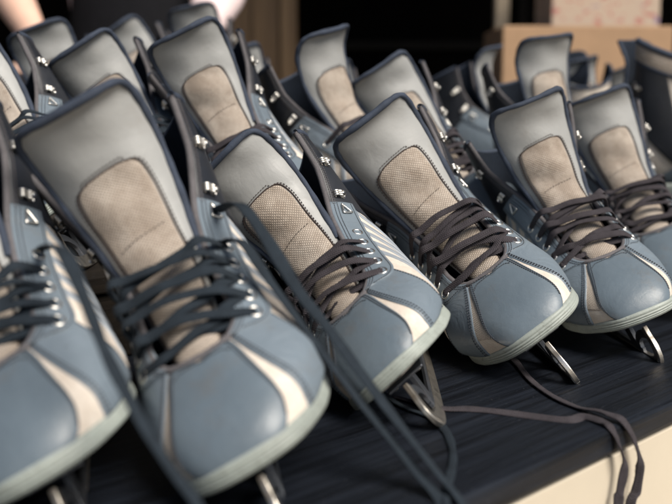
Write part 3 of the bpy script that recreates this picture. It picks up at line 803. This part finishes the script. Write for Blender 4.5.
# table frame: e runs along the front edge, n away from the camera
EV = np.array([.718, .696]); NV = np.array([-.696, .718]); NE = .347
tz = TT + .0016
#==LOOSE==
def out_s(s_):
    t_ = te(s_) + .06; p = S(np.asarray(s_), np.asarray(t_)); n_ = SN(np.asarray(s_), np.asarray(t_)); return [p, p + n_ * .006]
def out(i, sd, *offs):
    return [at_eyelet(i, sd, -.001), at_eyelet(i, sd, .007)] + [at_eyelet(i, sd, .012) + np.array(o) for o in offs]
loose(s2, [(-0.0655, 0.6450, TT + .1756), (-0.0462, 0.6300, TT + .1537), (-0.0236, 0.6100, TT + .1215), (-0.0058, 0.6000, TT + .1011), (0.0154, 0.5900, TT + .0739), (0.0407, 0.5800, TT + .0420), (0.0633, 0.5700, TT + .0148), (0.0795, 0.5560, TT - .0020), (0.0867, 0.5450, TT - .0221), (0.0892, 0.5400, TT - .0554)], (.5, -.6, .6), M['lace_navy'], .0084, seed=1, twist=.35, local0=out_s(10.45))
loose(s2, [(-0.0623, 0.6300, TT + .1516), (-0.0454, 0.6150, TT + .1312), (-0.0233, 0.6000, TT + .1044), (-0.0039, 0.5920, TT + .0800), (0.0249, 0.5820, TT + .0446), (0.0519, 0.5720, TT + .0128), (0.0681, 0.5540, TT - .0030), (0.0741, 0.5420, TT - .0239), (0.0757, 0.5400, TT - .0554)], (.5, -.6, .6), M['lace_navy'], .0084, seed=2, twist=.35, local0=out_s(8.8))
loose(s1, [(-0.1518, 0.5200, TT + .1640), (-0.1348, 0.5000, TT + .1400), (-0.1214, 0.4850, TT + .1163), (-0.1058, 0.4700, TT + .0939), (-0.0859, 0.4550, TT + .0674), (-0.0666, 0.4400, TT + .0476), (-0.0585, 0.4300, TT + .0214), (-.04, .42, TT + .004), (-.02, .40, TT - .02)], (.5, -.6, .6), M['lace_navy'], .0084, seed=3, twist=.35, local0=out(4, 1))
loose(s3, [(0.0350, 0.790, tz), (0.0520, 0.7437, tz), (0.0701, 0.7187, tz), (0.0801, 0.6953, tz), (0.0831, 0.6627, tz), (0.0805, 0.6236, tz), (0.0737, 0.5886, tz), (0.0677, 0.5530, TT - .0005), (0.0679, 0.5400, TT - .0294)], (0, -.1, .98), M['lace_navy'], .0062, seed=4, twist=.25)
loose(s3, [(.050, .765, tz), (0.0837, 0.7360, tz), (0.1075, 0.7335, tz), (0.1303, 0.7260, tz), (0.1766, 0.7068, tz), (0.1940, 0.7139, tz), (0.2042, 0.6998, tz + .001), (0.2080, 0.6910, TT + .0015), (0.2140, 0.6890, TT - .0094), (0.2203, 0.6915, TT - .0286), (0.2173, 0.6890, TT - .0483), (0.2160, 0.6880, TT - .0607), (0.2178, 0.6895, TT - .12)], (0, -.3, .95), M['lace_char'], .0074, 150, 5, .3)
loose(s4, [(.160, .955, tz), (0.1665, 0.9093, tz), (0.1705, 0.8729, tz), (0.1728, 0.8140, tz), (0.1808, 0.7704, tz), (0.1947, 0.7386, tz), (0.2060, 0.7213, tz + .0028), (0.2130, 0.7100, tz + .0032), (0.2210, 0.7020, TT + .0025), (0.2310, 0.7035, TT - .0137), (0.2379, 0.7085, TT - .0353), (0.2354, 0.7065, TT - .0558), (0.2295, 0.7010, TT - .0665), (0.2280, 0.7000, TT - .12)], (0, -.3, .95), M['lace_char'], .0074, 150, 6, .3)

# ------------------------------------------------------------------ the table, plinths, stall, background
def tag(o, label=None, cat=None, kind=None, group=None):
    if label: o['label'] = label
    if cat: o['category'] = cat
    if kind: o['kind'] = kind
    if group: o['group'] = group
    return o
TA = math.atan2(EV[1], EV[0])
tb = obj_empty('display_table', (0, 0, 0), (0, 0, TA)); tag(tb, 'black stained board table with a cream front panel under the skates', 'table')
# in the table frame x runs along the edge, y = n away from the viewer
depths = [.335, .145, .15, .15, .15, .15, .15, .15, .15, .15, .15, .15]
y = NE
for i, d in enumerate(depths):
    mb = MB(); mb.box((.9, y + d / 2 - .0, TT - .011), (4.2, d - .004, .022)); o = mb.build('table_board', M['board'], tb, False, .0055 if i == 0 else .003, 3); y += d
mb = MB(); mb.box((.9, NE + .016, .363), (4.1, .02, .726)); mb.build('front_panel', M['apron'], tb, False, .002)
for px in (-1.05, 2.85):
    for py in (NE + .08, y - .1):
        mb = MB(); mb.box((px, py, .352), (.07, .07, .704)); mb.build('leg', M['darkwood'], tb, False, .003)
def plinth(x0, x1, y0, y1, h, label):
    r = obj_empty('wooden_plinth', (0, 0, TT), (0, 0, TA)); tag(r, label, 'plinth')
    mb = MB(); mb.box(((x0 + x1) / 2, (y0 + y1) / 2, h - .009), (x1 - x0, y1 - y0, .018)); mb.build('top_board', M['darkwood'], r, False, .002)
    mb = MB(); mb.box(((x0 + x1) / 2, y0 + .014, (h - .018) / 2 + .0005), (x1 - x0 - .02, .018, h - .019)); mb.build('front_board', M['darkwood'], r, False, .002)
    mb = MB(); mb.box(((x0 + x1) / 2, y1 - .014, (h - .018) / 2 + .0005), (x1 - x0 - .02, .018, h - .019)); mb.build('back_board', M['darkwood'], r, False, .002)
plinth(-.4, .845, .78, 1.35, .0845, 'low dark wooden plinth under the second row of skates at the left')
plinth(.86, 2.3, .72, 1.235, .0595, 'low dark wooden plinth under the back skates at the right')
plinth(.855, 1.26, 1.242, 1.75, .1395, 'dark wooden plinth under the farthest skates at the back left')
# ground
g = MB(); g.add([(-40, -40, 0), (40, -40, 0), (40, 40, 0), (-40, 40, 0)], [(0, 1, 2, 3)]); go = g.build('ground', M['ground']); tag(go, kind='structure')
#==BACK==
# stall behind: dark board wall, roof added for shade, posts, shelf, boxes
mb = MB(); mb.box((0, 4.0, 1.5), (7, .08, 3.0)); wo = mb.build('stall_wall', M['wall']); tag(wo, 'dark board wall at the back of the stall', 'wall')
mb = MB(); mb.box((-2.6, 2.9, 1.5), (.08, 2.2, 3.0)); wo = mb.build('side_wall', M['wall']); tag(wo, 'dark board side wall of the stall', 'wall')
mb = MB(); mb.box((.45, 3.0, 2.95), (6.2, 3.0, .06)); ro = mb.build('added_shade_roof', M['wall']); tag(ro, 'unseen roof added to keep the back of the stall dark', 'roof')  # out of view, added so the stall interior stays dark
mb = MB(); mb.box((-.225, 3.1, 1.40), (.20, .12, 2.8)); mb.box((-.16, 3.035, 1.40), (.03, .02, 2.8)); mb.box((-.255, 3.035, 1.40), (.018, .014, 2.8)); po = mb.build('wooden_post', M['brownwood'], None, False, .006); tag(po, 'brown wooden post in the dark stall behind the skate facing right', 'post')
mb = MB(); mb.box((.488, 2.88, 1.4), (.040, .05, 2.8)); po = mb.build('wooden_post', M['palewood'], None, False, .004); tag(po, 'thin pale wooden post rising behind the left end of the cardboard box', 'post')
mb = MB(); mb.box((1.095, 3.0, 1.4), (.075, .06, 2.8)); po = mb.build('wooden_post', M['brownwood'], None, False, .004); tag(po, 'wooden post at the right edge behind the boxes', 'post')
bx = obj_empty('cardboard_box', (.592, 2.42, TT), (0, 0, .02)); tag(bx, 'plain brown cardboard box standing on the table behind the skates', 'box')
mb = MB(); mb.box((0, 0, .211), (.405, .26, .422)); mb.build('carton', M['card'], bx, False, .004)
mb = MB(); mb.box((0, 0, .4232), (.405, .05, .0012)); mb.build('tape', M['tape'], bx)
pb = obj_empty('printed_carton', (.722, 2.72, TT), (0, 0, 0)); tag(pb, 'pale carton with faded red print standing behind the cardboard box', 'box')
k = NT('printed_card'); v = k.coord('Object', False)
mp = k.new('ShaderNodeMapping'); k.ln(v, mp.inputs[0]); mp.inputs['Scale'].default_value = (1, 1, 1.7)
c = k.mix(k.fr(k.noise(mp.outputs[0], 34, 3, .6), .56, .66), (.60, .47, .36), (.52, .17, .14))
c = k.mix(k.fr(k.noise(mp.outputs[0], 21, 2, .6), .63, .69), c, (.30, .20, .32))
M['print'] = k.done(c, .8)
mb = MB(); mb.box((0, 0, .31), (.290, .22, .62)); mb.build('carton', M['print'], pb, False, .004)
mb = MB(); mb.box((0, 0, .6206), (.290, .05, .0012)); mb.build('tape', M['tape'], pb)
sh = obj_empty('dark_shelf', (.05, 3.55, 0), (0, 0, 0)); tag(sh, 'dark wooden shelf unit against the back wall', 'shelf')
for z in (.8, 1.19, 1.6):
    mb = MB(); mb.box((.1, 0, z), (1.0, .3, .03)); mb.build('shelf_board', M['darkwood'], sh, False, .003)
for x in (-.4, .6):
    mb = MB(); mb.box((x, .0, 1.0), (.03, .31, 2.0)); mb.build('side_board', M['darkwood'], sh, False, .003)

# ------------------------------------------------------------------ the person behind the skates: dark apron, pale pink sleeves
def skin_body(name, chains, mat, parent, levels=2, root=0):
    V = []; E_ = []; rad = []; idx = {}
    for ch in chains:
        prev = None
        for key, p, r_ in ch:
            if key in idx: i = idx[key]
            else:
                i = len(V); idx[key] = i; V.append(p); rad.append(r_)
            if prev is not None: E_.append((prev, i))
            prev = i
    me = bpy.data.meshes.new(name); me.from_pydata(V, E_, []); me.update()
    o = link(name, me, mat, parent)
    md = o.modifiers.new('Skin', 'SKIN'); md.use_smooth_shade = True
    for i, r_ in enumerate(rad):
        sv = me.skin_vertices[0].data[i]; sv.radius = r_ if isinstance(r_, tuple) else (r_, r_); sv.use_root = (i == root)
    sb = o.modifiers.new('Sub', 'SUBSURF'); sb.levels = levels; sb.render_levels = levels
    return o
M['skin'] = leather('skin', (.62, .40, .31), .5, .06, (.55, .30, .24), .25, .35)
M['pink'] = fabric('pale_pink_cotton', (.66, .52, .52), .9, 900, .05)
M['apron_cloth'] = fabric('black_cloth', (.006, .006, .008), .9, 900, .2)
M['hair'] = fabric('dark_hair', (.03, .02, .015), .6, 700, .3)
PX, PY = -.47, 2.30
pr = obj_empty('person', (PX, PY, 0), (0, 0, 0)); tag(pr, 'person in pale pink sleeves and a black apron reaching down behind the skates', 'person')
def J(x, y, z): return (x, y, z)
RE, RW = J(-.270, -.12, 1.26), J(-.130, -.36, 1.12)
LE, LW = J(.225, -.14, 1.235), J(.165, -.36, 1.090)
RS, LS = J(-.20, -.02, 1.45), J(.20, -.02, 1.45)
def mix3(a, b, f): return tuple(x * (1 - f) + y * f for x, y in zip(a, b))
body = [
 [('pel', J(0, .02, .95), (.17, .115)), ('waist', J(0, .0, 1.12), (.145, .10)), ('chest', J(0, -.02, 1.32), (.165, .115)), ('neckb', J(0, -.02, 1.47), (.075, .07)), ('neck', J(0, -.035, 1.53), .055), ('chin', J(0, -.06, 1.60), (.068, .078)), ('head', J(0, -.06, 1.68), (.078, .095)), ('crown', J(0, -.045, 1.75), (.055, .065))],
 [('chest', 0, 0), ('rs', RS, .062), ('rm', mix3(RS, RE, .5), .052), ('re', RE, .045), ('rf', mix3(RE, RW, .4), .044), ('rw', RW, (.030, .026)), ('rp', J(-.100, -.42, 1.092), (.036, .018))],
 [('chest', 0, 0), ('ls', LS, .062), ('lm', mix3(LS, LE, .5), .052), ('le', LE, .045), ('lf', mix3(LE, LW, .4), .042), ('lw', LW, (.029, .025)), ('lp', J(.158, -.42, 1.060), (.036, .018))],
 [('pel', 0, 0), ('rh', J(-.09, .02, .88), .095), ('rk', J(-.10, .0, .50), .062), ('ra', J(-.10, .04, .09), .042), ('rt', J(-.11, -.12, .035), (.045, .03))],
 [('pel', 0, 0), ('lh', J(.09, .02, .88), .095), ('lk', J(.10, .0, .50), .062), ('la', J(.10, .04, .09), .042), ('lt', J(.11, -.12, .035), (.045, .03))],
]
# fingers: four and a thumb per hand, curled towards the skates
for side_, wp, base in ((-1, 'rp', J(-.100, -.42, 1.092)), (1, 'lp', J(.158, -.42, 1.060))):
    for q in range(4):
        dx = (q - 1.5) * .019; ln = (.9, 1.0, .95, .78)[q]
        a = J(base[0] + dx, base[1] - .030, base[2] - .012); b = J(base[0] + dx * 1.05, base[1] - .030 - .030 * ln, base[2] - .032); c_ = J(base[0] + dx, base[1] - .045 - .022 * ln, base[2] - .062 * ln)
        body.append([(wp, 0, 0), (wp + 'a%d' % q, a, .0098), (wp + 'b%d' % q, b, .0088), (wp + 'c%d' % q, c_, .0072)])
    s_ = -side_
    body.append([(wp, 0, 0), (wp + 't0', J(base[0] + s_ * .038, base[1] + .0, base[2] - .012), .0115), (wp + 't1', J(base[0] + s_ * .052, base[1] - .026, base[2] - .032), .0098), (wp + 't2', J(base[0] + s_ * .048, base[1] - .045, base[2] - .052), .0078)])
bo_ = skin_body('body', body, M['skin'], pr, 2)
def cloth(name, chain, mat): return skin_body(name, chain, mat, pr, 2)
cloth('shirt', [[('a', J(0, .015, .97), (.182, .128)), ('b', J(0, .0, 1.12), (.158, .113)), ('c', J(0, -.02, 1.32), (.178, .128)), ('d', J(0, -.02, 1.46), (.09, .082))],
 [('c', 0, 0), ('rs', RS, .074), ('rm', mix3(RS, RE, .5), .064), ('re', mix3(RE, RS, .0), .060), ('re2', mix3(RE, RW, .22), .058)],
 [('c', 0, 0), ('ls', LS, .074), ('lm', mix3(LS, LE, .5), .064), ('le', LE, .060), ('lf', mix3(LE, LW, .5), .046), ('lw', mix3(LE, LW, .96), .034)]], M['pink'])
cloth('apron', [[('a', J(0, -.01, .60), (.20, .135)), ('a1', J(0, .0, .97), (.192, .140)), ('b', J(0, -.01, 1.12), (.170, .126)), ('c', J(0, -.035, 1.30), (.150, .128)), ('c2', J(0, -.045, 1.40), (.115, .110))]], M['apron_cloth'])
cloth('trousers', [[('a', J(0, .02, .98), (.185, .13)), ('p', J(0, .02, .93), (.185, .128)), ('rh', J(-.095, .02, .84), .105), ('rk', J(-.10, .0, .50), .08), ('ra', J(-.10, .03, .08), .07)], [('p', 0, 0), ('lh', J(.095, .02, .84), .105), ('lk', J(.10, .0, .50), .08), ('la', J(.10, .03, .08), .07)]], M['apron_cloth'])
cloth('hair', [[('a', J(0, .01, 1.60), (.070, .05)), ('b', J(0, -.015, 1.69), (.090, .082)), ('c', J(0, -.03, 1.765), (.066, .07))]], M['hair'])
# face
mb = MB()
for sx in (-1, 1):
    V, F = tube([(sx * .032, -.140, 1.672), (sx * .032, -.152, 1.672)], np.array([.012, .006]), 10); mb.add(V, F)
mb.build('eyes', M['hair'], pr, True)
V, F = tube([(0, -.138, 1.685), (0, -.158, 1.652), (0, -.166, 1.635), (0, -.15, 1.625)], np.array([.008, .011, .014, .010]), 8); mesh('nose', V, F, M['skin'], pr)
V, F = tube([(-.024, -.134, 1.602), (-.01, -.142, 1.600), (.01, -.142, 1.600), (.024, -.134, 1.602)], np.array([.003, .006, .006, .003]), 8); mesh('mouth', V, F, M['pink'], pr)

# ------------------------------------------------------------------ camera, light, world
cam = bpy.data.cameras.new('camera'); co = bpy.data.objects.new('camera', cam); C.objects.link(co); sc.camera = co
co.location = (0, 0, TT + .24513); co.rotation_euler = (PI / 2 - .15681, 0, 0)
cam.sensor_width = 36; cam.lens = 950.18 / 672 * 36; cam.clip_start = .02; cam.clip_end = 200
cam.dof.use_dof = True; cam.dof.focus_distance = .86; cam.dof.aperture_fstop = 4.3
SUN_EL, SUN_AZ = R(50), R(42)       # azimuth measured from -y (towards the viewer) to the right
sd = Vector((math.sin(SUN_AZ) * math.cos(SUN_EL), -math.cos(SUN_AZ) * math.cos(SUN_EL), math.sin(SUN_EL)))
sun = bpy.data.lights.new('sun', 'SUN'); sun.energy = 4.4; sun.angle = R(34); sun.color = (1, .93, .83)
so = bpy.data.objects.new('sun', sun); C.objects.link(so); so.rotation_euler = sd.to_track_quat('Z', 'Y').to_euler()
w = bpy.data.worlds.new('World'); sc.world = w; w.use_nodes = True
sky = w.node_tree.nodes.new('ShaderNodeTexSky'); sky.sky_type = 'NISHITA'; sky.sun_disc = False
sky.sun_elevation = SUN_EL; sky.sun_rotation = math.atan2(sd.x, sd.y)
bg = w.node_tree.nodes['Background']; bg.inputs['Strength'].default_value = .05
w.node_tree.links.new(sky.outputs[0], bg.inputs['Color'])
sc.view_settings.view_transform = 'Standard'; sc.view_settings.look = 'None'; sc.view_settings.gamma = 1
sc.view_settings.exposure = 0.72
sc.cycles.max_bounces = 6
